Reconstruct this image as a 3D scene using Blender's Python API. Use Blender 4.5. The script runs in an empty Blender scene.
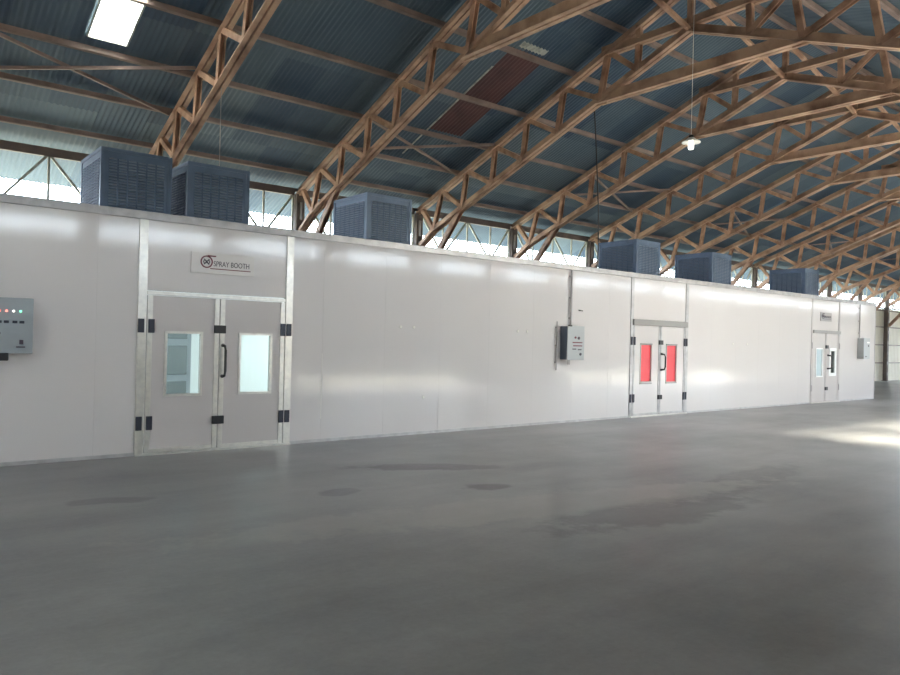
import bpy, bmesh, math, random
from mathutils import Vector, Matrix
random.seed(7)
C = bpy.context.scene.collection
sc = bpy.context.scene

# ------------------------------------------------------------------ layout (metres)
YB = 9.86            # front face of the booths
ZB = 3.10            # booth height
YE = 15.40           # left eave wall
YC = 7.38            # ridge line
YR = 2*YC - YE       # right eave wall
X0, S = 4.4227, 3.4426   # truss spacing
def TX(n): return X0 + n*S
SL = .387            # roof slope
def ztop(Y): return 10.90 - SL*abs(Y-YC) - SL*YC
def zbot(Y): return 10.08 - SL*abs(Y-YC) - SL*YC
def zroof(Y): return ztop(Y) + .20
XA, XB = TX(-2), TX(14)  # gable walls

# ------------------------------------------------------------------ mesh helpers
def box(bm, x0, y0, z0, x1, y1, z1):
    vs = [bm.verts.new((x, y, z)) for x in (x0, x1) for y in (y0, y1) for z in (z0, z1)]
    for f in ((0,1,3,2),(4,6,7,5),(0,4,5,1),(2,3,7,6),(0,2,6,4),(1,5,7,3)):
        bm.faces.new([vs[i] for i in f])
def beam(bm, p, q, w, h, side=Vector((1,0,0)), off=(0,0)):
    """box section from p to q: w along `side`, h across it"""
    p = Vector(p); q = Vector(q); d = (q-p).normalized()
    s = (side - d*side.dot(d))
    if s.length < 1e-4: s = Vector((0,1,0)) - d*d.y
    s.normalize(); u = d.cross(s)
    if u.z < 0: u = -u
    vs = []
    for e in (p, q):
        for a, b in ((-1,-1),(1,-1),(1,1),(-1,1)):
            vs.append(bm.verts.new(e + s*(off[0]+a*w/2) + u*(off[1]+b*h/2)))
    for f in ((3,2,1,0),(4,5,6,7),(0,1,5,4),(1,2,6,5),(2,3,7,6),(3,0,4,7)):
        bm.faces.new([vs[i] for i in f])
def tube(bm, pts, r, n=8, caps=True):
    pts = [Vector(p) for p in pts]; rings = []
    for i, p in enumerate(pts):
        d = (pts[min(i+1, len(pts)-1)] - pts[max(i-1, 0)]).normalized()
        a = Vector((0,0,1)) if abs(d.z) < .9 else Vector((1,0,0))
        s = d.cross(a).normalized(); u = s.cross(d)
        rr = r[i] if isinstance(r, (list, tuple)) else r
        rings.append([bm.verts.new(p + (s*math.cos(2*math.pi*k/n) + u*math.sin(2*math.pi*k/n))*rr) for k in range(n)])
    for a, b in zip(rings, rings[1:]):
        for k in range(n): bm.faces.new((a[k], a[(k+1)%n], b[(k+1)%n], b[k]))
    if caps:
        bm.faces.new(rings[0][::-1]); bm.faces.new(rings[-1])
def lathe(bm, prof, n=24, c=(0,0,0)):
    rings = [[bm.verts.new((c[0]+r*math.cos(2*math.pi*k/n), c[1]+r*math.sin(2*math.pi*k/n), c[2]+z)) for k in range(n)] for r, z in prof]
    for a, b in zip(rings, rings[1:]):
        for k in range(n): bm.faces.new((a[k], a[(k+1)%n], b[(k+1)%n], b[k]))
def obj(name, bm, m, parent=None, smooth=False, bevel=0):
    bmesh.ops.recalc_face_normals(bm, faces=bm.faces)
    me = bpy.data.meshes.new(name); bm.to_mesh(me); bm.free()
    me.materials.append(m)
    if smooth:
        for p in me.polygons: p.use_smooth = True
    o = bpy.data.objects.new(name, me); C.objects.link(o)
    if parent: o.parent = parent
    if bevel:
        b = o.modifiers.new('bevel', 'BEVEL'); b.width = bevel; b.segments = 2; b.limit_method = 'ANGLE'
    return o
def bx(name, m, parent, *a, bevel=0):
    bm = bmesh.new(); box(bm, *a); return obj(name, bm, m, parent, bevel=bevel)
def tag(o, label, cat, group=None, kind=None):
    if label: o['label'] = label
    if cat: o['category'] = cat
    if group: o['group'] = group
    if kind: o['kind'] = kind
    return o
def thing(name, label, cat, loc=(0,0,0), group=None, rz=0):
    o = bpy.data.objects.new(name, None); C.objects.link(o)
    o.location = loc; o.rotation_euler = (0,0,rz); o.empty_display_size = .2
    return tag(o, label, cat, group)
def dup(root, loc, label=None, group=None):
    r = root.copy(); C.objects.link(r); r.location = loc
    if label: r['label'] = label
    if group: r['group'] = group
    for ch in list(root.children):
        c = ch.copy(); C.objects.link(c); c.parent = r
        for g in list(ch.children):
            d = g.copy(); C.objects.link(d); d.parent = c
    return r
def struct(name, bm, m, label=None, smooth=False):
    o = obj(name, bm, m, smooth=smooth); o['kind'] = 'structure'
    if label: o['label'] = label
    return o

# ------------------------------------------------------------------ materials
def mat(name, col, rough=.5, metal=0, spec=.5, noise=None, bump=None, emit=None, wn=None, coat=0):
    """noise=(scale, colour2, lo, hi) mixes a second colour; bump=(scale, strength, distance)"""
    m = bpy.data.materials.new(name); m.use_nodes = True
    nt = m.node_tree; N = nt.nodes; L = nt.links; p = N['Principled BSDF']
    p.inputs['Base Color'].default_value = (*col, 1); p.inputs['Roughness'].default_value = rough
    p.inputs['Metallic'].default_value = metal; p.inputs['Specular IOR Level'].default_value = spec
    if coat: p.inputs['Coat Weight'].default_value = coat; p.inputs['Coat Roughness'].default_value = .08
    geo = N.new('ShaderNodeNewGeometry')
    if noise:
        n = N.new('ShaderNodeTexNoise'); n.inputs['Scale'].default_value = noise[0]; n.inputs['Detail'].default_value = 6
        r = N.new('ShaderNodeMapRange'); r.inputs[1].default_value = noise[2]; r.inputs[2].default_value = noise[3]
        x = N.new('ShaderNodeMix'); x.data_type = 'RGBA'
        x.inputs[6].default_value = (*col, 1); x.inputs[7].default_value = (*noise[1], 1)
        L.new(geo.outputs['Position'], n.inputs['Vector']); L.new(n.outputs['Fac'], r.inputs[0])
        L.new(r.outputs[0], x.inputs[0]); L.new(x.outputs[2], p.inputs['Base Color'])
    if bump:
        n = N.new('ShaderNodeTexNoise'); n.inputs['Scale'].default_value = bump[0]; n.inputs['Detail'].default_value = 4
        b = N.new('ShaderNodeBump'); b.inputs['Strength'].default_value = bump[1]; b.inputs['Distance'].default_value = bump[2]
        L.new(geo.outputs['Position'], n.inputs['Vector']); L.new(n.outputs['Fac'], b.inputs['Height']); L.new(b.outputs[0], p.inputs['Normal'])
    if emit: p.inputs['Emission Color'].default_value = (*emit[0], 1); p.inputs['Emission Strength'].default_value = emit[1]
    return m
M = {}
M['panel'] = mat('booth panel paint', (.71,.675,.685), .085, spec=.6, bump=(1.1, .05, .02))
M['leaf'] = mat('door leaf paint', (.62,.58,.585), .22, bump=(2, .08, .01))
M['alu'] = mat('aluminium', (.80,.78,.74), .32, .75, noise=(14, (.70,.68,.66), .4, .7))
M['trim'] = mat('booth top trim', (.55,.54,.56), .38, .4, noise=(6, (.42,.41,.43), .4, .7))
M['darktrim'] = mat('grey header', (.30,.29,.285), .45, .3)
M['black'] = mat('black plastic', (.018,.018,.022), .4)
M['hinge'] = mat('dark hinge', (.035,.04,.06), .4, .3)
M['cab'] = mat('blue grey cabinet steel', (.115,.165,.26), .42, .2, noise=(5, (.09,.135,.21), .35, .7))
M['slat'] = mat('louvre steel', (.25,.30,.39), .4, .3)
M['truss'] = mat('rust primed steel', (.55,.355,.25), .55, 0, spec=.4, noise=(3.2, (.26,.14,.095), .42, .68), bump=(30, .35, .01))
M['chord'] = mat('weathered chord steel', (.57,.385,.275), .5, 0, spec=.45, noise=(2.1, (.25,.14,.10), .44, .70), bump=(25, .3, .01))
M['purlin'] = mat('purlin steel', (.25,.185,.165), .6, noise=(2.5, (.15,.11,.10), .4, .7))
M['post'] = mat('wall post steel', (.16,.125,.11), .6, noise=(3, (.10,.085,.085), .4, .7))
M['lattice'] = mat('lattice steel', (.50,.52,.47), .6, noise=(6, (.35,.36,.33), .4, .7))
M['girt'] = mat('girt steel', (.24,.20,.17), .6)
M['wall'] = mat('side wall sheet', (.74,.70,.60), .6, noise=(.9, (.62,.58,.49), .45, .75))
M['pipe'] = mat('grey conduit', (.36,.34,.34), .4, .3)
M['box'] = mat('grey enclosure', (.30,.33,.36), .4, .2)
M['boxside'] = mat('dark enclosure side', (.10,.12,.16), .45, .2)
M['boxlight'] = mat('enclosure door', (.40,.42,.44), .4, .2)
M['sign'] = mat('sign plate', (.66,.62,.61), .35, .1)
M['ink'] = mat('dark sign print', (.07,.05,.075), .5)
M['redink'] = mat('red sign print', (.16,.03,.05), .5)
M['logoedge'] = mat('sign orange edge', (.78,.42,.33), .4)
M['redfilm'] = mat('red window film', (.86,.075,.10), .35)
M['led_r'] = mat('red indicator', (.9,.05,.05), .3, emit=((1,.25,.2), 2.2))
M['led_g'] = mat('green indicator', (.1,.8,.4), .3, emit=((.25,1,.6), 1.8))
M['led_w'] = mat('white indicator', (.9,.9,.85), .3, emit=((1,.9,.85), 2.2))
M['enamel'] = mat('white enamel', (.85,.84,.80), .35)
M['bulb'] = mat('lit bulb', (.95,.93,.88), .3, emit=((1,.97,.9), 2.0))
M['inner'] = mat('booth lining', (.86,.88,.88), .4)
M['steel'] = mat('inner steel shutter', (.22,.25,.26), .25, .6)
M['tube'] = mat('fluorescent tube', (.9,.95,.95), .4, emit=((.86,1,1), 12))
M['rust'] = mat('rust red roof sheet', (.125,.06,.06), .65, noise=(2.2, (.08,.045,.05), .4, .7))
M['pale'] = mat('pale patch sheet', (.50,.52,.48), .6, noise=(7, (.30,.32,.30), .45, .6))
M['earth'] = mat('sunlit yard', (.24,.22,.18), .95, noise=(.4, (.16,.17,.12), .4, .65))
M['offwhite'] = mat('pale off-white', (.9,.88,.84), .25)

def glass(name, tint, g=.08):
    m = bpy.data.materials.new(name); m.use_nodes = True; nt = m.node_tree; N = nt.nodes; L = nt.links
    N.remove(N['Principled BSDF']); o = N['Material Output']
    t = N.new('ShaderNodeBsdfTransparent'); t.inputs[0].default_value = (*tint, 1)
    s = N.new('ShaderNodeBsdfGlossy'); s.inputs['Roughness'].default_value = .03
    f = N.new('ShaderNodeFresnel'); f.inputs[0].default_value = 1.5
    x = N.new('ShaderNodeMixShader'); L.new(f.outputs[0], x.inputs[0]); L.new(t.outputs[0], x.inputs[1]); L.new(s.outputs[0], x.inputs[2])
    L.new(x.outputs[0], o.inputs[0]); return m
M['glass'] = glass('clear glass', (.95,1,.99))
M['paleglass'] = mat('pale opaque pane', (.55,.66,.72), .15)  # opaque pale colour stands in for the lit booth behind the pane
M['darkglass'] = glass('dark green glass', (.10,.20,.17))
# translucent roof light
m = bpy.data.materials.new('translucent roof light'); m.use_nodes = True; nt = m.node_tree
nt.nodes.remove(nt.nodes['Principled BSDF'])
t = nt.nodes.new('ShaderNodeBsdfTranslucent'); t.inputs[0].default_value = (.9,.88,.78,1)
t2 = nt.nodes.new('ShaderNodeBsdfTransparent'); t2.inputs[0].default_value = (.9,.9,.82,1)
x = nt.nodes.new('ShaderNodeMixShader'); x.inputs[0].default_value = .35
nt.links.new(t.outputs[0], x.inputs[1]); nt.links.new(t2.outputs[0], x.inputs[2]); nt.links.new(x.outputs[0], nt.nodes['Material Output'].inputs[0])
M['roofglass'] = m

# roof sheet: each sheet a slightly different weathered blue-grey
m = mat('corrugated roof sheet', (.14,.17,.18), .55, .15); M['roof'] = m
nt = m.node_tree; N = nt.nodes; L = nt.links; p = N['Principled BSDF']
geo = N.new('ShaderNodeNewGeometry'); sep = N.new('ShaderNodeSeparateXYZ'); L.new(geo.outputs['Position'], sep.inputs[0])
def mth(op, a, b=None):
    n = N.new('ShaderNodeMath'); n.operation = op
    for i, v in enumerate((a, b)):
        if v is None: continue
        if isinstance(v, (int, float)): n.inputs[i].default_value = v
        else: L.new(v, n.inputs[i])
    return n.outputs[0]
cx = mth('FLOOR', mth('DIVIDE', sep.outputs[0], .82)); cy = mth('FLOOR', mth('DIVIDE', mth('ADD', sep.outputs[1], .4), 2.45))
cmb = N.new('ShaderNodeCombineXYZ'); L.new(cx, cmb.inputs[0]); L.new(cy, cmb.inputs[1])
wn = N.new('ShaderNodeTexWhiteNoise'); wn.noise_dimensions = '2D'; L.new(cmb.outputs[0], wn.inputs['Vector'])
ns = N.new('ShaderNodeTexNoise'); ns.inputs['Scale'].default_value = 1.2; ns.inputs['Detail'].default_value = 7; L.new(geo.outputs['Position'], ns.inputs['Vector'])
mx = mth('ADD', mth('MULTIPLY', wn.outputs['Value'], .55), mth('MULTIPLY', ns.outputs['Fac'], .5))
cr = N.new('ShaderNodeValToRGB'); L.new(mx, cr.inputs[0])
cr.color_ramp.elements[0].position = .2; cr.color_ramp.elements[0].color = (.052,.092,.150,1)
cr.color_ramp.elements[1].position = .9; cr.color_ramp.elements[1].color = (.135,.190,.235,1)
L.new(cr.outputs[0], p.inputs['Base Color'])

# concrete floor
m = mat('worn concrete', (.22,.22,.22), .5, spec=.5); M['floor'] = m
nt = m.node_tree; N = nt.nodes; L = nt.links; p = N['Principled BSDF']
geo = N.new('ShaderNodeNewGeometry'); sep = N.new('ShaderNodeSeparateXYZ'); L.new(geo.outputs['Position'], sep.inputs[0])
def noise(scale, det=6, rough=.6, stretch=None):
    n = N.new('ShaderNodeTexNoise'); n.inputs['Scale'].default_value = scale; n.inputs['Detail'].default_value = det; n.inputs['Roughness'].default_value = rough
    if stretch:
        mp = N.new('ShaderNodeMapping'); mp.inputs['Scale'].default_value = stretch; mp.inputs['Rotation'].default_value = (0,0,.5)
        L.new(geo.outputs['Position'], mp.inputs[0]); L.new(mp.outputs[0], n.inputs['Vector'])
    else: L.new(geo.outputs['Position'], n.inputs['Vector'])
    return n.outputs['Fac']
def ell(cx_, cy_, rx, ry, ang, n, amp=.9):
    ca, sa = math.cos(ang), math.sin(ang)
    dx = mth('SUBTRACT', sep.outputs[0], cx_); dy = mth('SUBTRACT', sep.outputs[1], cy_)
    u = mth('DIVIDE', mth('ADD', mth('MULTIPLY', dx, ca), mth('MULTIPLY', dy, sa)), rx)
    v = mth('DIVIDE', mth('SUBTRACT', mth('MULTIPLY', dy, ca), mth('MULTIPLY', dx, sa)), ry)
    r = mth('SQRT', mth('ADD', mth('MULTIPLY', u, u), mth('MULTIPLY', v, v)))
    r = mth('ADD', r, mth('MULTIPLY', mth('SUBTRACT', n, .5), amp*2))
    mr = N.new('ShaderNodeMapRange'); mr.interpolation_type = 'SMOOTHSTEP'
    mr.inputs[1].default_value = 1.15; mr.inputs[2].default_value = .75; L.new(r, mr.inputs[0]); return mr.outputs[0]
nb = noise(.35, 5); nm = noise(1.8, 8, .7); nf = noise(22, 6, .75); nst = noise(.8, 6, .65, (.35,1.6,1))
base = mth('ADD', mth('ADD', mth('MULTIPLY', nb, .40), mth('MULTIPLY', nm, .25)), mth('ADD', mth('MULTIPLY', nf, .10), mth('MULTIPLY', nst, .25)))
cr = N.new('ShaderNodeValToRGB'); L.new(base, cr.inputs[0])
cr.color_ramp.elements[0].position = .40; cr.color_ramp.elements[0].color = (.135,.138,.145,1)
cr.color_ramp.elements[1].position = .61; cr.color_ramp.elements[1].color = (.31,.31,.315,1)
col = cr.outputs[0]
stains = [(5.5, 7.28, .92, .24, -.52, .85), (5.38, 5.93, .30, .17, -.5, .8), (3.86, 6.55, .22, .18, 0, .5),
          (1.9, 7.35, .38, .16, -.3, .5), (6.0, 4.15, 1.4, .42, -.1, .55), (8.2, 4.5, 1.9, .36, .15, .5)]
for (a, b, rx, ry, an, k) in stains:
    mk = ell(a, b, rx, ry, an, nm, 1.1)
    x = N.new('ShaderNodeMix'); x.data_type = 'RGBA'; L.new(mth('MULTIPLY', mk, k), x.inputs[0])
    L.new(col, x.inputs[6]); x.inputs[7].default_value = (.055,.055,.058,1); col = x.outputs[2]
mk = ell(5.2, 5.0, 3.4, .42, -.2, nm, 1.3)     # pale dusty track
x = N.new('ShaderNodeMix'); x.data_type = 'RGBA'; L.new(mth('MULTIPLY', mk, .35), x.inputs[0])
L.new(col, x.inputs[6]); x.inputs[7].default_value = (.36,.34,.32,1); col = x.outputs[2]
L.new(col, p.inputs['Base Color'])
rr = N.new('ShaderNodeMapRange'); L.new(nm, rr.inputs[0]); rr.inputs[1].default_value = .3; rr.inputs[2].default_value = .7
rr.inputs[3].default_value = .28; rr.inputs[4].default_value = .42; L.new(rr.outputs[0], p.inputs['Roughness'])
b = N.new('ShaderNodeBump'); b.inputs['Strength'].default_value = .25; b.inputs['Distance'].default_value = .01
L.new(mth('ADD', mth('MULTIPLY', nf, .5), nm), b.inputs['Height']); L.new(b.outputs[0], p.inputs['Normal'])

# ------------------------------------------------------------------ the hall: floor, walls, roof
bm = bmesh.new(); box(bm, XA, YR-.1, -.2, XB, YE+.1, 0); struct('floor', bm, M['floor'])
bm = bmesh.new(); box(bm, -60, -70, -.5, 120, 80, -.22); struct('ground', bm, M['earth'])
# unseen added shed across the yard, hiding low sky from the wall reflections
NB = thing('yard_sky_blocker', 'unseen added brown shed across the yard outside the open bays', 'blocker', (14, -14, -.22))
bx('blocker_wall', mat('blocker wall paint', (.10,.085,.07), .9), NB, -40, -4, 0, 110, 0, 5.6); bx('blocker_roof', M['girt'], NB, -40.4, -4.4, 5.6, 110.4, .4, 5.85)
ZS, ZH = 3.82, 4.90       # clerestory sill and head
def sheet(bm, p0, p1, z0, z1, axis, pos, pitch=.2, amp=.018):
    """vertical ribbed sheet along one axis"""
    n = max(1, int(round((p1-p0)/pitch))); prev = None
    for i in range(n*4+1):
        a = p0 + (p1-p0)*i/(n*4); o = amp*(1 if (i % 4) in (1, 2) else -1)*.5
        q = (a, pos+o) if axis == 'x' else (pos+o, a)
        c = (bm.verts.new((*q, z0)), bm.verts.new((*q, z1)))
        if prev: bm.faces.new((prev[0], c[0], c[1], prev[1]))
        prev = c
def add_box_back(bm, *a): box(bm, *a)
bm = bmesh.new(); sheet(bm, XA, 45.6, -.02, ZS, 'x', YE+.14); struct('wall_left', bm, M['wall'])  # stops short: unseen far bay left open to add daylight
DX0, DX1, DH = 10.6, 17.0, 3.6      # open bay in the unseen right wall, added to let daylight in
bm = bmesh.new(); sheet(bm, XA, DX0, -.02, ZS, 'x', YR-.14); sheet(bm, DX1, 23, -.02, ZS, 'x', YR-.14); sheet(bm, 36, XB, -.02, ZS, 'x', YR-.14); sheet(bm, DX0, DX1, DH, ZS, 'x', YR-.14)  # second unseen bay left open further along, added for more daylight
struct('wall_right', bm, M['wall'])
for nm, X in (('wall_front', XB), ('wall_back', XA)):
    bm = bmesh.new()
    n = 84
    for i in range(n):
        a = YR-.15 + (YE-YR+.3)*i/n; b_ = YR-.15 + (YE-YR+.3)*(i+1)/n; o = .01*(1 if i % 2 else -1)
        z0 = -.02
        if nm == 'wall_front' and 3.5 < a < 14.5: z0 = 4.4  # unseen far gable opening, added to bring light in
        v = [bm.verts.new((X+o, a, z0)), bm.verts.new((X+o, b_, z0)), bm.verts.new((X+o, b_, zroof(b_))), bm.verts.new((X+o, a, zroof(a)))]
        bm.faces.new(v)
    struct(nm, bm, M['wall'])

# corrugated roof, real waves running down the slope
PITCH = .092; OVER = 1.42
RUST = [(9.58, 10.40, 10.10, 12.62)]
SKY = [(2.68, 3.27, 10.7, 12.50)]
def wave(x): return .013*math.cos(2*math.pi*x/PITCH)
def corr(bm, x0, x1, y0, y1, dz=0, ny=1):
    n = max(2, int(round((x1-x0)/PITCH*4)))
    ys = [y0+(y1-y0)*j/ny for j in range(ny+1)]
    g = []
    for i in range(n+1):
        x = x0+(x1-x0)*i/n
        g.append([bm.verts.new((x, y, zroof(y)+wave(x)+dz)) for y in ys])
    for i in range(n):
        for j in range(ny): bm.faces.new((g[i][j], g[i+1][j], g[i+1][j+1], g[i][j+1]))
bm = bmesh.new()
holes = RUST+SKY
xs = sorted({XA-.4, XB+.4, *[h[0] for h in holes], *[h[1] for h in holes]})
for xa, xb in zip(xs, xs[1:]):
    cuts = [(h[2], h[3]) for h in holes if h[0] <= xa+1e-6 and h[1] >= xb-1e-6]
    y = YC
    for c0, c1 in cuts:
        corr(bm, xa, xb, y, c0); y = c1
    corr(bm, xa, xb, y, YE+OVER)
RS = [(13.0, 15.2, -.80, 1.0), (15.8, 18.7, -.80, 1.0), (19.4, 22.6, -.80, 1.0)]  # unseen roof lights added to throw a light pool on the floor
xs = sorted({XA-.4, XB+.4, *[h[0] for h in RS], *[h[1] for h in RS]})
for xa, xb in zip(xs, xs[1:]):
    y = YR-OVER
    for h in RS:
        if h[0] <= xa+1e-6 and h[1] >= xb-1e-6: corr(bm, xa, xb, y, h[2]); y = h[3]
    corr(bm, xa, xb, y, YC)
struct('ceiling', bm, M['roof'], smooth=True)
for h in RUST:
    bm = bmesh.new(); corr(bm, h[0]-.03, h[1]+.03, h[2]-.03, h[3]+.03, -.006)
    tag(obj('roof_sheet', bm, M['rust'], smooth=True), 'rust-red corrugated roof sheet between the blue-grey ones', 'roof sheet')
bm = bmesh.new(); corr(bm, 9.62, 10.32, 9.86, 10.0, -.012)  # pale colour stands in for light through translucent bits of the roof
tag(obj('pale_light_patch', bm, M['pale'], smooth=True), 'small pale patch coloured like light coming through above the rust-red roof sheet', 'roof sheet')
bm = bmesh.new(); corr(bm, 9.50, 9.56, 10.6, 13.6, -.012)
tag(obj('lap_strip', bm, M['pale'], smooth=True), 'narrow pale seam strip running down left of the rust-red roof sheet', 'seam strip')
for h, lab in zip(SKY+RS, ('bright translucent skylight panel in the dark roof at top left', 'unseen translucent skylight added low on the roof to light the floor, nearest of three',
                           'unseen translucent skylight added low on the roof to light the floor, middle of three', 'unseen translucent skylight added low on the roof to light the floor, farthest of three')):
    sk = thing('skylight', lab, 'skylight', ((h[0]+h[1])/2, (h[2]+h[3])/2, zroof((h[2]+h[3])/2)))
    cx_, cy_, cz_ = sk.location
    bm = bmesh.new(); corr(bm, h[0]-.02, h[1]+.02, h[2]-.02, h[3]+.02, .004); bmesh.ops.translate(bm, verts=bm.verts, vec=(-cx_,-cy_,-cz_)); obj('translucent_panel', bm, M['roofglass'], sk, smooth=True)
    bm = bmesh.new()
    for a, b_ in (((h[0],h[2]),(h[1],h[2])), ((h[0],h[3]),(h[1],h[3])), ((h[0],h[2]),(h[0],h[3])), ((h[1],h[2]),(h[1],h[3]))):
        beam(bm, (a[0]-cx_,a[1]-cy_,zroof(a[1])-.03-cz_), (b_[0]-cx_,b_[1]-cy_,zroof(b_[1])-.03-cz_), .03, .03)
    obj('panel_frame', bm, M['pale'], sk)
# ridge cap
bm = bmesh.new()
v = [bm.verts.new((x, YC+s*.3, zroof(YC+.3)+.03)) for x in (XA-.4, XB+.4) for s in (-1, 1)] + [bm.verts.new((x, YC, zroof(YC)+.05)) for x in (XA-.4, XB+.4)]
bm.faces.new((v[0], v[2], v[5], v[4])); bm.faces.new((v[1], v[4], v[5], v[3])); struct('trim_1', bm, M['roof'])

# ------------------------------------------------------------------ trusses
ordn = ['zeroth','first','second','third','fourth','fifth','sixth','seventh','eighth','ninth','tenth','eleventh','twelfth','thirteenth','fourteenth','fifteenth']
TY = [15.215, 14.37, 13.43, 12.43, 11.41, 10.35, 9.20]
BY = [14.68, 13.57, 12.52, 11.52, 10.50, 9.375, 8.50]
tn = [(y, ztop(y)) for y in TY]; bn = [(y, zbot(y)) for y in BY]
TA = (YC, ztop(YC)); BA = (YC, zbot(YC))
FOOT = (15.28, 4.02)
OZ = bn[5][1]
def mir(p): return (2*YC-p[0], p[1])
def P(p, x=0): return Vector((x, p[0]-YC, p[1]-OZ))
def chord_pair(bm, p, q, h=.15, fl=.07, gap=.028):
    """two steel angles back to back, vertical legs with flanges turned out along the lower edge"""
    for s in (-1, 1):
        beam(bm, p, q, .014, h, off=(s*(gap/2+.007), 0))
        beam(bm, p, q, fl, .014, off=(s*(gap/2+.014+fl/2-.001), -h/2+.007))
def chain(bm, pts, **k):
    for a, b_ in zip(pts, pts[1:]):
        d = (P(b_)-P(a)).normalized()*.03
        chord_pair(bm, P(a)-d, P(b_)+d, **k)
root = thing('roof_truss', '', 'roof truss', (TX(-1), YC, OZ), 'lattice roof trusses')
lowc = [FOOT]+bn+[BA]
bm = bmesh.new(); chain(bm, [(15.4, ztop(15.4))]+tn[:]+[TA]); obj('top_chord', bm, M['chord'], root)
bm = bmesh.new(); chain(bm, [mir(p) for p in [(15.4, ztop(15.4))]+tn[:]+[TA]]); obj('top_chord', bm, M['chord'], root)
bm = bmesh.new(); chain(bm, lowc); obj('bottom_chord', bm, M['chord'], root)
bm = bmesh.new(); chain(bm, [mir(p) for p in lowc]); obj('bottom_chord', bm, M['chord'], root)
bm = bmesh.new(); chain(bm, [bn[5], mir(bn[5])], h=.21, fl=.075, gap=.035); obj('tie_beam', bm, M['chord'], root)
bm = bmesh.new(); chain(bm, [tn[6], mir(tn[6])], h=.16); obj('collar_beam', bm, M['chord'], root)
def member(name, a, b_, w=.085, h=.10):
    bm = bmesh.new(); beam(bm, P(a), P(b_), .012, h, off=(-w/2, 0)); beam(bm, P(a), P(b_), w, .012, off=(0, h/2-.006)); beam(bm, P(a), P(b_), .012, h, off=(w/2, 0))
    obj(name, bm, M['truss'], root)
for f in (lambda p: p, mir):
    for i in range(7):
        member('diagonal_web', f(tn[i]), f(bn[i]))
        member('vertical_web', f(tn[i+1] if i < 6 else (8.48, tn[6][1]-.04)), f(bn[i]))
    member('hanger', f((8.48, ztop(8.48))), f((8.48, tn[6][1]+.04)))
    member('knee_brace', f(bn[1]), f((15.28, 2.9)), .10, .13)
member('king_post', TA, BA)
for f in (lambda p: p, mir):
    for q in (bn[5], tn[6]):
        c = P(f(q)); bx('gusset_plate', M['truss'], root, -.012, c.y-.17, c.z-.13, .012, c.y+.17, c.z+.13)
def truss_label(n):
    if n == -1: return 'rusty brown roof truss nearest the camera, left of the skylight'
    if n == 0: return 'rusty brown roof truss rising at left beside the bright skylight'
    return 'rusty brown roof truss, ' + ordn[n] + ' to the right of the one beside the skylight'
root['label'] = truss_label(-1)
for n in range(0, 14): dup(root, (TX(n), YC, OZ), truss_label(n))

# posts
def post(Yp, n, side):
    r = thing('wall_post', '', 'post', (TX(n), Yp, 0), 'steel posts along the ' + side + ' eave wall')
    bm = bmesh.new()
    for s in (-1, 1):
        box(bm, s*.085-.012, -.09, 0, s*.085+.012, .09, ztop(YE)-.06)
        for t in (-1, 1): box(bm, s*.07-.027, t*.09-.006, 0, s*.07+.027, t*.09+.006, ztop(YE)-.06)
    obj('channel_shaft', bm, M['post'], r)
    bm = bmesh.new()
    for k in range(9): box(bm, -.06, -.098, .3+k*.55, .06, -.088, .45+k*.55)
    obj('batten_plate', bm, M['post'], r)
    bx('base_plate', M['post'], r, -.16, -.14, 0, .16, .14, .02)
    return r
pl = post(YE-.02, -1, 'left'); pr = post(YR+.02, -1, 'right')
def plabel(n, side):
    if side == 'right': return 'dark steel post on the wall behind the photographer, ' + ordn[n+2] + ' from the near gable'
    if n == -1: return 'dark steel wall post at the left edge beside the first clerestory opening'
    if n == 7: return 'dark rusty steel post right of the booth end against the pale side wall'
    if n < 7: return 'dark steel wall post showing above the booth roof, ' + ordn[n+2] + ' from the left edge'
    return 'dark steel wall post, ' + ordn[n-7] + ' beyond the free-standing one right of the booth'
pl['label'] = plabel(-1, 'left'); pr['label'] = plabel(-1, 'right')
for n in range(0, 14):
    dup(pl, (TX(n), YE-.02, 0), plabel(n, 'left'))
    if not DX0 < TX(n) < DX1 or True: dup(pr, (TX(n), YR+.02, 0), plabel(n, 'right'))

# clerestory lattice girders, one per bay
def girder(Yg, n, side):
    r = thing('lattice_girder', '', 'lattice girder', (TX(n), Yg, 0), 'lattice girders in the ' + side + ' clerestory')
    def rod(name, a, b_, w=.05, m=M['lattice']):
        bm = bmesh.new(); beam(bm, (a[0], 0, a[1]), (b_[0], 0, b_[1]), w, w, side=Vector((0,1,0))); obj(name, bm, m, r)
    q = S/4
    rod('top_rail', (.12, ZH), (S-.12, ZH), .09, M['post']); rod('bottom_rail', (.12, ZS+.03), (S-.12, ZS+.03), .08, M['post'])
    for k in (1, 2, 3): rod('vertical_bar', (k*q, ZS+.05), (k*q, ZH-.03), .04)
    rod('vertical_bar', (.14, ZS+.05), (.14, ZH-.03), .04); rod('vertical_bar', (S-.14, ZS+.05), (S-.14, ZH-.03), .04)
    for a, b_ in (((.14, ZH-.03), (q, ZS+.05)), ((2*q-.03, ZH-.03), (q, ZS+.05)), ((2*q+.03, ZH-.03), (3*q, ZS+.05)), ((S-.14, ZH-.03), (3*q, ZS+.05))):
        rod('diagonal_bar', a, b_, .045)
    return r
gl = girder(YE, -1, 'left'); gr = girder(YR, -1, 'right')
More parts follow.
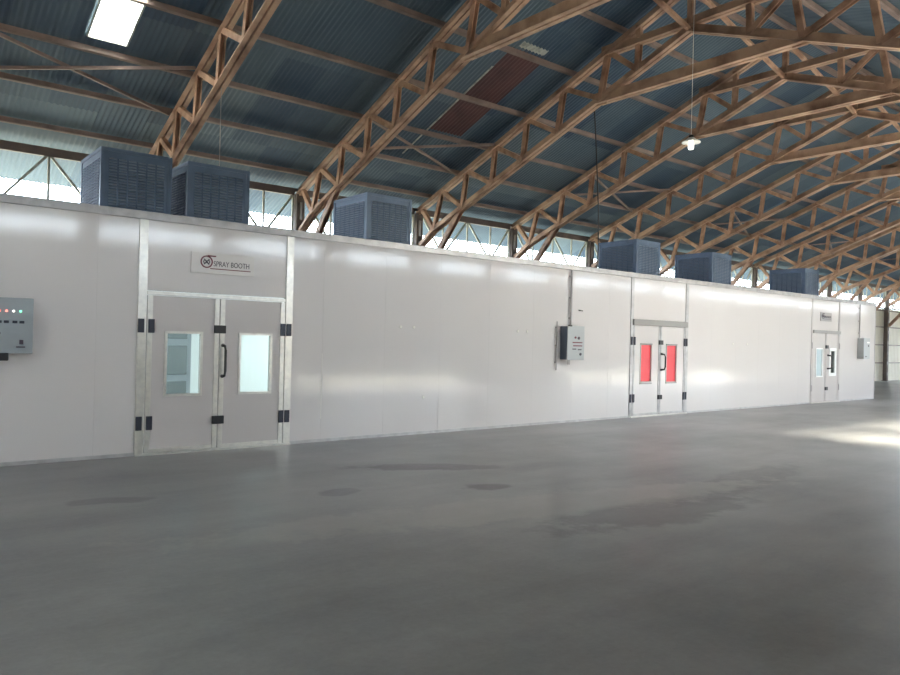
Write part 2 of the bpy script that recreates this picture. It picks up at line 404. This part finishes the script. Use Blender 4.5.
def glabel(n, side):
    if side == 'right': return 'zigzag lattice girder behind the photographer, ' + ordn[n+2] + ' bay from the near gable'
    w = {-1: 'left of the first louvred cabinet', 0: 'right of the second louvred cabinet', 1: 'behind the third louvred cabinet',
         2: 'just right of the third louvred cabinet', 3: 'above the middle control box', 4: 'behind the fourth louvred cabinet',
         5: 'left of the fifth louvred cabinet', 6: 'between the last two louvred cabinets'}
    return 'zigzag steel lattice in the bright clerestory, ' + (w[n] if n in w else ordn[n-6] + ' bay beyond the last two cabinets\' gap')
gl['label'] = glabel(-1, 'left'); gr['label'] = glabel(-1, 'right')
for n in range(-2, 14):
    if n == -1: continue
    if n >= 0:
        dup(gl, (TX(n), YE, 0), glabel(n, 'left'))
        dup(gr, (TX(n), YR, 0), glabel(n, 'right'))

# eave beam above the clerestory
for nm, Yp, lab in (('eave_beam', YE, 'dark steel eave beam running above the left clerestory openings'), ('eave_beam', YR, 'dark steel eave beam above the clerestory behind the photographer')):
    bm = bmesh.new(); box(bm, XA, Yp-.04, ZH+.045, XB, Yp+.04, ZH+.12); tag(obj(nm, bm, M['post']), lab, 'beam')
# girts on the left wall
for i, z in enumerate((.95, 1.9, 2.85, 3.72)):
    bm = bmesh.new(); box(bm, XA, YE+.085, z-.03, 45.6, YE+.13, z+.03)
    tag(obj('wall_girt', bm, M['girt']), 'horizontal girt on the pale side wall right of the booth, ' + ('lowest','second lowest','second highest','topmost')[i], 'girt', 'girts on the side wall')

# purlins
PY = [14.85, 13.75, 12.70, 11.46, 10.06, 8.80, 7.62]
for side in (1, -1):
    for i, y in enumerate(PY):
        Y = y if side == 1 else 2*YC-y
        z = zroof(Y)-.075
        bm = bmesh.new(); beam(bm, (XA, Y, z), (XB, Y, z), .05, .085, side=Vector((0,1,0))); beam(bm, (XA, Y+.03, z-.043), (XB, Y+.03, z-.043), .06, .012, side=Vector((0,1,0)))
        lab = 'brown purlin, ' + (['lowest','second from the eave','third from the eave','fourth from the eave','fifth from the eave','sixth from the eave','next to the ridge'][i]) + (' on the roof slope above the booths' if side == 1 else ' on the roof slope over the photographer')
        tag(obj('purlin', bm, M['purlin']), lab, 'purlin', 'purlins')
# cross bracing in every second bay
for n in (-1, 1, 3, 5, 7, 9, 11):
    for k, (ya, yb) in enumerate(((12.57, 13.71), (13.63, 12.37))):
        z = lambda Y: zroof(Y)-.17-.03*k
        bm = bmesh.new(); beam(bm, (TX(n)+.08, ya, z(ya)), (TX(n+1)-.08, yb, z(yb)), .05, .05, side=Vector((0,1,0)))
        tag(obj('cross_brace', bm, M['purlin']), 'thin ' + ('sloping' if k == 0 else 'level') + ' roof brace in the ' +
            ('bay left of the truss beside the skylight' if n == -1 else ordn[n+1] + ' bay right of the truss beside the skylight'), 'brace', 'roof cross braces')
# sway braces along the ridge
for n in range(0, 9):
    bm = bmesh.new(); beam(bm, (TX(n)+.1, YC, ztop(YC)-.1), (TX(n+1)-.06, YC, zbot(YC)-.03), .07, .07, side=Vector((0,1,0)))
    tag(obj('sway_brace', bm, M['truss']), 'slanting ridge brace in the ' + ordn[n+1] + ' bay right of the truss beside the skylight', 'brace', 'ridge sway braces')

# ------------------------------------------------------------------ the booth row
XBE = 26.15; XBS = -1.2; YBB = 14.1; T = .05
booth = thing('spray_booth', 'long off-white row of joined paint booths standing on the concrete along the side wall', 'spray booth', (12.5, YB, 0))
bxx, byy = booth.location.x, booth.location.y
def bp(name, m, x0, y0, z0, x1, y1, z1, parent=booth, bevel=0):
    return bx(name, m, parent, x0-bxx, y0-byy, z0, x1-bxx, y1-byy, z1, bevel=bevel)
D1, D2, D3 = (2.90, 4.87), (13.17, 15.16), (21.68, 23.42)
DZ = 2.10
seams = {round(v, 3) for v in ([-1.2, .02, 1.16, 2.30, 2.79, 4.98, 5.50, 6.64, 7.78, 8.92, 10.06, 11.20, 12.34, 13.07, 15.27, 16.3, 17.44, 18.58, 19.72, 20.86, 21.60, 23.50, 24.74, XBE])}
sm = sorted(seams)
for a, b_ in zip(sm, sm[1:]):
    if (a, b_) in ((2.79, 4.98), (13.07, 15.27), (21.6, 23.5)): continue
    bp('wall_panel', M['panel'], a+.0004, YB, .04, b_-.0004, YB+T, ZB-.005, bevel=.001)
for a, b_ in ((2.79, 4.98), (13.07, 15.27), (21.6, 23.5)):
    bp('header_panel', M['panel'], a+.10, YB, DZ+.06, b_-.10, YB+T, ZB-.005, bevel=.002)
# columns beside the doors
for a, b_ in ((2.79, 2.90), (4.87, 4.98)):
    o = bp('door_column', M['alu'], a, YB-.022, 0, b_, YB+T, ZB-.03, bevel=.004); o['label'] = 'bright aluminium column beside the nearest door'
for a, b_ in ((13.07, 13.17), (15.16, 15.27)): bp('door_column', M['trim'], a, YB-.02, 0, b_, YB+T, ZB-.03, bevel=.004)
for a, b_ in ((21.6, 21.68), (23.42, 23.5)): bp('door_column', M['leaf'], a, YB-.02, 0, b_, YB+T, ZB-.03, bevel=.004)
bp('door_header', M['alu'], 2.905, YB-.018, DZ, 4.865, YB+.03, DZ+.045, bevel=.003)
bp('door_header', M['darktrim'], 13.13, YB-.06, 2.03, 15.20, YB+.02, 2.16, bevel=.004)
bp('door_header', M['darktrim'], 21.66, YB-.06, 2.07, 23.45, YB+.02, 2.16, bevel=.004)
for a, b_ in ((2.79, 4.98), (13.1, 15.25), (21.6, 23.5)): bp('door_sill', M['alu'], a, YB-.05, 0, b_, YB+.06, .025)
# plinth, top trim, roof, back and ends, partitions
for a, b_ in ((XBS, 2.79), (4.98, 13.07), (15.27, 21.6), (23.5, XBE)): bp('base_channel', M['trim'], a, YB-.012, 0, b_, YB+T+.01, .045)
bp('top_trim', M['trim'], XBS, YB-.03, ZB-.03, XBE+.02, YB+.12, ZB+.075, bevel=.006)
bp('roof_panel', M['trim'], XBS, YB+.12, ZB-.08, XBE, YBB, ZB)
bp('back_panel', M['inner'], XBS, YBB-T, 0, XBE, YBB, ZB-.08)
bp('end_panel', M['panel'], XBE-T, YB+T, 0, XBE, YBB-T, ZB-.08)
bp('end_panel', M['panel'], XBS, YB+T, 0, XBS+T, YBB-T, ZB-.08)
bp('corner_post', M['panel'], XBE-.01, YB-.01, 0, XBE+.03, YB+.10, ZB-.03)
for x in (9.9, 18.1): bp('partition_panel', M['inner'], x, YB+T, 0, x+T, YBB-T, ZB-.08)
bp('lining_ceiling', M['inner'], XBS+T, YB+T, 2.62, XBE-T, YBB-T, 2.66)
# pale off-white strip, the bright glow along one seam put into its colour
o = bp('seam_glow_strip', M['offwhite'], 5.497, YB-.004, .35, 5.503, YB, 1.35)

def leaf(x0, x1, wx0, wx1, wz0, wz1, mleaf, mstile, pane, stile=.07, frame=.03, mframe=None):
    y0, y1 = YB-.008, YB+.042; mframe = mframe or M['alu']
    z0, z1 = .03, DZ-.01
    bm = bmesh.new()
    for a in ((x0, z0, wx0, z1), (wx1, z0, x1, z1), (wx0, z0, wx1, wz0), (wx0, wz1, wx1, z1)):
        box(bm, a[0]-bxx, y0-byy, a[1], a[2]-bxx, y1-byy, a[3])
    lf = obj('door_leaf', bm, mleaf, booth)
    for a, b_ in ((x0, x0+stile), (x1-stile, x1)):
        bx('leaf_stile', mstile, lf, a-bxx+.002, y0-.012-byy, z0, b_-bxx-.002, y0-byy, z1, bevel=.002)
    bx('bottom_rail', mstile, lf, x0+stile-bxx, y0-.009-byy, z0, x1-stile-bxx, y0-byy, z0+.05)
    bm = bmesh.new(); e = frame
    for a in ((wx0-e, wz0-e, wx0+.004, wz1+e), (wx1-.004, wz0-e, wx1+e, wz1+e), (wx0, wz0-e, wx1, wz0+.004), (wx0, wz1-.004, wx1, wz1+e)):
        box(bm, a[0]-bxx, y0-.014-byy, a[1], a[2]-bxx, y0+.02-byy, a[3])
    obj('window_frame', bm, mframe, lf)
    bx('window_pane', pane, lf, wx0-bxx, YB+.012-byy, wz0, wx1-bxx, YB+.018-byy, wz1)
    return lf
def small(lf, name, m, x0, y0, z0, x1, y1, z1, bevel=.004):
    return bx(name, m, lf, x0-bxx, y0-byy, z0, x1-bxx, y1-byy, z1, bevel=bevel)
def handle(lf, x, z0, z1, m, r=.017, out=.075, dx=.0):
    bm = bmesh.new(); y = YB-.02
    pts = [(x, y, z0), (x+dx*.6, y-out*.8, z0+.01), (x+dx, y-out, z0+.07), (x+dx, y-out, (z0+z1)/2), (x+dx, y-out, z1-.07), (x+dx*.6, y-out*.8, z1-.01), (x, y, z1)]
    tube(bm, [(a-bxx, b-byy, c) for a, b, c in pts], [r*1.5]+[r]*5+[r*1.5], 10)
    return obj('pull_handle', bm, m, lf, smooth=True)
# door 1
l1 = leaf(2.91, 3.875, 3.17, 3.62, .79, 1.60, M['leaf'], M['alu'], M['glass'])
l2 = leaf(3.885, 4.86, 4.19, 4.64, .79, 1.60, M['leaf'], M['alu'], M['glass'])
handle(l2, 3.93, 1.02, 1.45, M['black'], .018, .08, .01)
for z in (1.67, .42):
    small(l2, 'latch', M['black'], 3.80, YB-.05, z-.055, 3.96, YB-.012, z+.055)
for lf, xs_ in ((l1, (2.795, 2.925)), (l2, (4.79, 4.885))):
    for z in (1.69, .42):
        for x in xs_: small(lf, 'hinge', M['hinge'], x, YB-.04, z-.09, x+.075, YB-.015, z+.09)
# door 2
l3 = leaf(13.18, 14.155, 13.45, 13.84, .76, 1.60, M['panel'], M['trim'], M['redfilm'], .05, .018, M['leaf'])
l4 = leaf(14.175, 15.15, 14.42, 14.81, .76, 1.60, M['panel'], M['trim'], M['redfilm'], .05, .018, M['leaf'])
small(l3, 'window_lip', M['leaf'], 13.47, YB-.03, .745, 13.86, YB-.008, .785)
for lf, a in ((l3, 13.43), (l4, 14.40)):
    small(lf, 'window_lip', M['darktrim'], a, YB-.03, 1.605, a+.43, YB-.008, 1.63); small(lf, 'window_lip', M['darktrim'], a, YB-.03, .725, a+.43, YB-.008, .745)
handle(l4, 14.20, 1.04, 1.40, M['black'], .018, .10, .03)
for z in (1.66, .42): small(l4, 'latch', M['black'], 14.10, YB-.05, z-.05, 14.24, YB-.012, z+.05)
for lf, xs_ in ((l3, (13.075, 13.18)), (l4, (15.09, 15.175))):
    for z in (1.68, .42):
        for x in xs_: small(lf, 'hinge', M['hinge'], x, YB-.04, z-.09, x+.05, YB-.015, z+.09)
# door 3
l5 = leaf(21.69, 22.545, 21.93, 22.32, .80, 1.60, M['leaf'], M['leaf'], M['paleglass'], .05, .03, M['inner'])
l6 = leaf(22.555, 23.41, 22.88, 23.16, .88, 1.55, M['leaf'], M['leaf'], M['darkglass'], .05, .09, M['inner'])
handle(l6, 22.64, 1.02, 1.42, M['black'], .02, .12, .03)
for z in (1.67, .42): small(l6, 'latch', M['black'], 22.50, YB-.05, z-.05, 22.66, YB-.012, z+.05)
for lf, xs_ in ((l5, (21.62,)), (l6, (23.42,))):
    for z in (1.7, .45):
        for x in xs_: small(lf, 'hinge', M['pipe'], x, YB-.035, z-.09, x+.05, YB-.015, z+.09)

# inside the booths: lights and the shutter seen through the first window
for i, (x, y) in enumerate(((1.5, 12), (5.2, 11.2), (7.5, 12.6), (11.5, 12), (15.5, 12), (20.5, 11.8), (23.8, 12.2))):
    t = thing('ceiling_light', 'fluorescent light inside the ' + ('nearest booth, left end','nearest booth, behind its doors','nearest booth, right end','middle booth, left end','middle booth, right end','farthest booth, left end','farthest booth, right end')[i], 'light', (x, y, 2.62))
    bx('housing', M['enamel'], t, -.62, -.12, -.05, .62, .12, 0); 
    for s in (-1, 1): bm = bmesh.new(); tube(bm, [(-.58, s*.06, -.07), (.58, s*.06, -.07)], .018, 8); obj('tube_lamp', bm, M['tube'], t)
    al = bpy.data.lights.new('tube_light', 'AREA'); al.shape = 'RECTANGLE'; al.size = 1.2; al.size_y = .2; al.energy = 50; al.color = (.88,1,1)
    ao = bpy.data.objects.new('tube_light', al); C.objects.link(ao); ao.location = (x, y, 2.5)
sh = thing('inner_door', 'grey steel service door inside the nearest booth, seen through its left window', 'door', (4.56, YBB-T-.06, 0))
bx('door_frame', M['box'], sh, -.39, -.03, 0, .39, .06, 2.1)
for z in (.15, .82, 1.50): bx('door_panel', M['steel'], sh, -.31, -.05, z, .31, -.03, z+.55, bevel=.006)

# ------------------------------------------------------------------ louvred cabinets on the booth roof
CW, CD, CZ0, CZ1 = .89, 1.08, ZB, 3.96
def louvre_face(bm, w, h, depth=.02):
    """local: x along the face 0..w, z 0..h, protrudes to -y"""
    cols = 6; rows = 17; mx_, mz = .09, .07; cw = (w-2*mx_)/cols; rh = (h-2*mz)/rows
    for c in range(cols):
        for r in range(rows):
            x0 = mx_+c*cw+.012; x1 = mx_+(c+1)*cw-.012; z0 = mz+r*rh+.006; z1 = z0+rh*.58
            a = [bm.verts.new(v) for v in ((x0, 0, z1), (x1, 0, z1), (x0, -depth, z0), (x1, -depth, z0), (x0, 0, z0), (x1, 0, z0))]
            bm.faces.new((a[0], a[2], a[3], a[1])); bm.faces.new((a[2], a[4], a[5], a[3])); bm.faces.new((a[0], a[4], a[2])); bm.faces.new((a[1], a[3], a[5]))
cab = thing('louvred_cabinet', '', 'louvred cabinet', (2.34, 10.0, ZB), 'louvred cabinets on the booth roof')
H = CZ1-CZ0
bx('casing', M['cab'], cab, .01, .01, 0, CW-.01, CD-.01, H-.02, bevel=.006)
bm = bmesh.new()
for x, y in ((0,0),(CW-.05,0),(0,CD-.05),(CW-.05,CD-.05)): box(bm, x, y, 0, x+.05, y+.05, H)
for z in (0, H-.045):
    box(bm, .05, 0, z, CW-.05, .03, z+.045); box(bm, .05, CD-.03, z, CW-.05, CD, z+.045); box(bm, 0, .05, z, .03, CD-.05, z+.045); box(bm, CW-.03, .05, z, CW, CD-.05, z+.045)
obj('corner_frame', bm, M['cab'], cab)
def lface(rz, loc, w):
    bm = bmesh.new(); louvre_face(bm, w, H-.1); bmesh.ops.rotate(bm, verts=bm.verts, matrix=Matrix.Rotation(rz, 3, 'Z')); bmesh.ops.translate(bm, verts=bm.verts, vec=loc)
    obj('louvre_panel', bm, M['slat'], cab)
lface(0, (0, .01, .05), CW); lface(-math.pi/2, (.01, CD, .05), CD); lface(math.pi/2, (CW-.01, 0, .05), CD)
cl = ['large blue-grey louvred cabinet on the booth roof, nearest one at left', 'large blue-grey louvred cabinet directly above the nearest booth doors, second from left',
      'dark louvred cabinet on the booth roof third from left, between two truss feet', 'grey louvred cabinet on the booth roof above the middle doors, fourth from left',
      'dark louvred cabinet on the booth roof right of the middle doors, fifth from left', 'dark louvred cabinet farthest right on the booth roof, near the last doors']
cab['label'] = cl[0]
for i, x in enumerate((3.44, 6.33, 13.42, 16.50, 21.44)): dup(cab, (x, 10.0, ZB), cl[i+1])

# ------------------------------------------------------------------ control boxes, signs, conduits
def control_box(name, label, x0, x1, z0, z1, dep=.20, door=M['box'], side=M['boxside']):
    t = thing(name, label, 'control box', (x0, YB-.003, z0), 'control boxes on the booth wall')
    w, h = x1-x0, z1-z0
    bx('enclosure', side, t, 0, -dep+.02, 0, w, 0, h, bevel=.004)
    d = bx('box_door', door, t, -.012, -dep, -.008, w+.012, -dep+.02, h+.008, bevel=.004)
    return t, w, h, dep
def disc(name, t, m, x, z, dep, r=.012, l=.012):
    bm = bmesh.new(); tube(bm, [(x, -dep+.002, z), (x, -dep-l, z)], r, 12); return obj(name, bm, m, t)
t, w, h, dep = control_box('control_box', 'grey control box at left edge with glowing red and green lamps over a button row', 1.08, 1.565, 1.33, 1.955)
for x, k in ((.225, 'led_r'), (.295, 'led_w'), (.365, 'led_g'), (.155, 'led_r'), (.085, 'led_r')): disc('indicator_light', t, M[k], x, h-.145, dep)
for x in (.155, .225, .31, .38): bx('push_button', M['hinge'], t, x-.025, -dep-.012, h-.285, x+.025, -dep, h-.255, bevel=.003)
bx('name_plate', M['ink'], t, .10, -dep-.004, .21, .17, -dep, .235)
bx('name_plate', M['ink'], t, .36, -dep-.004, .10, .40, -dep, .15); bx('name_plate', M['ink'], t, .33, -dep-.004, .06, .42, -dep, .075)
bx('key_switch', M['black'], t, .08, -dep-.03, -.09, .255, -dep+.05, .0, bevel=.01)
t, w, h, dep = control_box('control_box', 'grey control box under the conduit on the wall left of the middle doors', 10.83, 11.30, 1.27, 1.93, .21, M['boxlight'])
disc('indicator_light', t, M['redink'], .21, h-.22, dep, .022); disc('indicator_light', t, M['ink'], .31, h-.23, dep, .03)
for z, a, b_ in ((.33, .13, .42), (.265, .15, .42)): bx('label_strip', M['redink'], t, a, -dep-.004, z, b_, -dep, z+.022)
for z, a, b_ in ((.20, .13, .24), (.19, .29, .40)): bx('label_strip', M['ink'], t, a, -dep-.004, z, b_, -dep, z+.022)
disc('selector_switch', t, M['ink'], .37, .11, dep, .028); bx('door_catch', M['black'], t, .03, -dep-.02, h-.005, .09, -dep+.04, h+.025)
bx('cable_gland', M['pipe'], t, .13, -.12, -.10, .17, -.08, 0)
t, w, h, dep = control_box('control_box', 'pale grey control box on the wall right of the farthest doors', 24.80, 25.24, 1.33, 1.98, .20, M['boxlight'], M['boxlight'])
disc('selector_switch', t, M['ink'], .33, h-.24, dep, .03); bx('name_plate', M['enamel'], t, .22, -dep-.004, h-.16, .42, -dep, h-.11); bx('label_strip', M['ink'], t, .1, -dep-.004, .05, .22, -dep, .08)

def conduit(label, x, z0, z1, r=.016, m='pipe'):
    bm = bmesh.new(); tube(bm, [(x, YB-.02-r, z0), (x, YB-.02-r, z1)], r, 10)
    for z in (z0+.15, (z0+z1)/2, z1-.12): box(bm, x-r-.012, YB-.014-r, z-.012, x+r+.012, YB, z+.012)
    tag(obj('conduit', bm, M[m]), label, 'conduit')
conduit('grey conduit dropping from the booth top into the middle control box', 11.09, 1.95, 3.06, .022)
conduit('thin dark conduit on the wall just left of the middle control box', 10.70, 1.06, 2.02, .012)
conduit('pale conduit dropping from the booth top behind the right-hand control box', 24.86, 1.99, 3.06, .02)
bm = bmesh.new(); tube(bm, [(11.33, YB-.03, 2.27), (11.37, YB-.05, 2.265), (11.45, YB-.03, 2.262)], .012, 8); box(bm, 11.37, YB-.03, 2.255, 11.40, YB, 2.275)
tag(obj('wall_hook', bm, M['black']), 'tiny dark hook on the wall above right of the middle control box', 'hook')
for i, (x, z) in enumerate(((6.95, 1.80), (7.22, 1.80), (9.65, 1.80), (9.9, 1.80), (7.45, .62), (17.3, 1.68), (18.0, 1.68))):
    bm = bmesh.new(); tube(bm, [(x, YB, z), (x, YB-.012, z)], .022, 12)
    tag(obj('panel_screw_cap', bm, M['offwhite'], smooth=False), 'small pale cap on the booth wall, ' + ['left of the pair after the first doors','right of the pair after the first doors','left of the pair before the middle box','right of the pair before the middle box','single and low after the first doors','left of the pair after the middle doors','right of the pair after the middle doors'][i], 'cap', 'caps on the booth wall')

def text_mesh(name, s, size, m, parent, loc, extr=.002, sx=1):
    cu = bpy.data.curves.new(name, 'FONT'); cu.body = s; cu.size = size; cu.extrude = extr
    o = bpy.data.objects.new('tmp', cu); C.objects.link(o); bpy.context.view_layer.update()
    me = bpy.data.meshes.new_from_object(o.evaluated_get(bpy.context.evaluated_depsgraph_get()))
    bpy.data.objects.remove(o)
    me.transform(Matrix.Translation(loc) @ Matrix.Rotation(math.pi/2, 4, 'X') @ Matrix.Diagonal((sx, 1, 1, 1)))
    me.materials.clear(); me.materials.append(m)
    o = bpy.data.objects.new(name, me); C.objects.link(o); o.parent = parent; return o
def ring(bm, cx, cz, y, r0, r1, th=.006, n=32, a0=0, a1=2*math.pi):
    prev = None
    for i in range(n+1):
        a = a0+(a1-a0)*i/n; c, s = math.cos(a), math.sin(a)
        q = [bm.verts.new((cx+r*c, yy, cz+r*s)) for r, yy in ((r0, y), (r1, y), (r1, y-th), (r0, y-th))]
        if prev:
            for k in range(4): bm.faces.new((prev[k], prev[(k+1)%4], q[(k+1)%4], q[k]))
        prev = q
def sign(label, x0, z0, w, h, big):
    t = thing('sign_plate', label, 'sign', (x0, YB-.002, z0), 'name signs above the doors')
    bx('backing', M['sign'] if big else M['pipe'], t, 0, -.018, 0, w, 0, h, bevel=.003)
    r = h*.30; cx, cz = (w*.235 if big else w*.2), h*.56; y = -.018
    bm = bmesh.new(); ring(bm, cx, cz, y, r*.80, r); box(bm, cx+.01, y-.006, cz+r*.86, cx+r*1.5, y, cz+r*1.08)
    obj('emblem_ring', bm, M['redink'] if big else M['ink'], t)
    bm = bmesh.new()
    for s in (-1, 1): beam(bm, (cx-r*.42*s, y-.003, cz-r*.42), (cx+r*.42*s, y-.003, cz+r*.42), .006, r*.16, side=Vector((0,1,0)))
    ring(bm, cx-r*.26, cz, y, r*.18, r*.30, n=16); ring(bm, cx+r*.26, cz, y, r*.18, r*.30, n=16)
    obj('emblem_mark', bm, M['ink'], t)
    text_mesh('lettering', 'SPRAY BOOTH', h*.36, M['ink'], t, (cx+r*1.12, y-.002, cz-r*.62), sx=(w*.93-cx-r*1.12)/(h*.36*6.75))
    bx('underline', M['redink'] if big else M['ink'], t, cx+r*.6, y-.004, cz-r*1.12, w*.94, y, cz-r*.98)
    return t
sign('pale sign with a round emblem and dark lettering above the nearest doors', 3.46, 2.43, .90, .285, True)
sign('small grey sign with dark lettering above the farthest doors', 22.14, 2.44, .74, .26, False)

# ------------------------------------------------------------------ hanging lamp and loose cables
def cable(name, label, pts, r, m='black', cat='cable'):
    bm = bmesh.new(); tube(bm, pts, r, 6); return tag(obj(name, bm, M[m]), label, cat)
LX, LY, LZ = 11.12, 7.20, 5.12
lamp = thing('pendant_lamp', 'white enamel pendant lamp hanging on a thin cord under the roof trusses', 'pendant lamp', (LX, LY, LZ))
bm = bmesh.new(); tube(bm, [(0,0,.12), (0,0,zroof(LY)-.08-LZ)], .006, 6); obj('cord', bm, M['enamel'], lamp)
bm = bmesh.new(); lathe(bm, [(.02,.10), (.05,.085), (.09,.05), (.155,.015), (.16,.0), (.15,.004), (.09,.04), (.04,.06), (.02,.06)], 28); obj('lamp_shade', bm, M['enamel'], lamp, smooth=True)
bm = bmesh.new(); lathe(bm, [(.001,.14), (.04,.13), (.045,.10), (.045,.06)], 16); obj('lamp_holder', bm, M['black'], lamp, smooth=True)
bm = bmesh.new(); lathe(bm, [(.035,.06), (.045,.0), (.05,-.08), (.04,-.115), (.001,-.12)], 16); obj('bulb', bm, M['bulb'], lamp, smooth=True)
pts = [(12.20, 10.30, 6.98), (12.27, 10.30, 6.3), (12.36, 10.30, 5.4), (12.44, 10.30, 4.5), (12.50, 10.33, 3.7), (12.55, 10.40, ZB+.02)]
cable('hanging_cable', 'black cable hanging from the roof to the booth top left of the fourth cabinet', pts, .014)
cable('hanging_wire', 'thin wire hanging from the truss beside the skylight behind the second louvred cabinet', [(TX(0)+.02, 11.46, 5.60), (TX(0)+.02, 11.46, ZB)], .006, 'pipe', 'wire')

# ------------------------------------------------------------------ daylight
w = bpy.data.worlds.new('World'); sc.world = w; w.use_nodes = True
bg = w.node_tree.nodes['Background']; bg.inputs[0].default_value = (.80,.91,1,1); bg.inputs[1].default_value = 13.0
sun = bpy.data.lights.new('sun', 'SUN'); sun.energy = 60; sun.angle = math.radians(9.0); sun.color = (1,.92,.80)
so = bpy.data.objects.new('sun', sun); C.objects.link(so)
sdir = Vector((.10, 1, -1.08)).normalized()          # travelling towards the booths through the open bay
so.rotation_euler = sdir.to_track_quat('-Z', 'Y').to_euler()
def portal(name, loc, nrm, sx, sy):
    a = bpy.data.lights.new(name, 'AREA'); a.shape = 'RECTANGLE'; a.size = sx; a.size_y = sy; a.energy = 1; a.cycles.is_portal = True
    o = bpy.data.objects.new(name, a); C.objects.link(o); o.location = loc
    o.rotation_euler = Vector(nrm).to_track_quat('-Z', 'Z').to_euler()
portal('daylight_portal', ((DX0+DX1)/2, YR-.2, DH/2), (0,1,0), DX1-DX0, DH)
portal('daylight_portal', ((XA+XB)/2, YR-.2, (ZS+ZH)/2), (0,1,0), XB-XA, ZH-ZS)
portal('daylight_portal', ((XA+XB)/2, YE+.2, (ZS+ZH)/2), (0,-1,0), XB-XA, ZH-ZS)
portal('daylight_portal', (XB+.1, 9, 2.2), (-1,0,0), 11, 4.4)
portal('daylight_portal', (29.5, YR-.2, 2), (0,1,0), 13, 4)
portal('daylight_portal', (49, YE+.2, 2), (0,-1,0), 7, 4)
# ------------------------------------------------------------------ camera
f, yaw, pitch, roll = 727.84, 0.6821, 0.003478, 0.024463
fw = Vector((math.sin(yaw)*math.cos(pitch), math.cos(yaw)*math.cos(pitch), math.sin(pitch)))
r_ = Vector((math.cos(yaw), -math.sin(yaw), 0)); u_ = r_.cross(fw)
c, s = math.cos(roll), math.sin(roll)
r2 = c*r_+s*u_; u2 = -s*r_+c*u_
cam = bpy.data.cameras.new('camera'); cam.lens = f/900*36; cam.sensor_width = 36; cam.clip_start = .05; cam.clip_end = 500
co = bpy.data.objects.new('camera', cam); C.objects.link(co)
mw = Matrix((r2, u2, -fw)).transposed().to_4x4(); mw.translation = (0, 0, 1.6); co.matrix_world = mw
sc.camera = co
vs = sc.view_settings; sc.display_settings.display_device = 'sRGB'
vs.view_transform = 'Standard'; vs.look = 'None'; vs.exposure = .35; vs.gamma = 1; vs.use_curve_mapping = False
sc.cycles.max_bounces = 10; sc.cycles.diffuse_bounces = 6
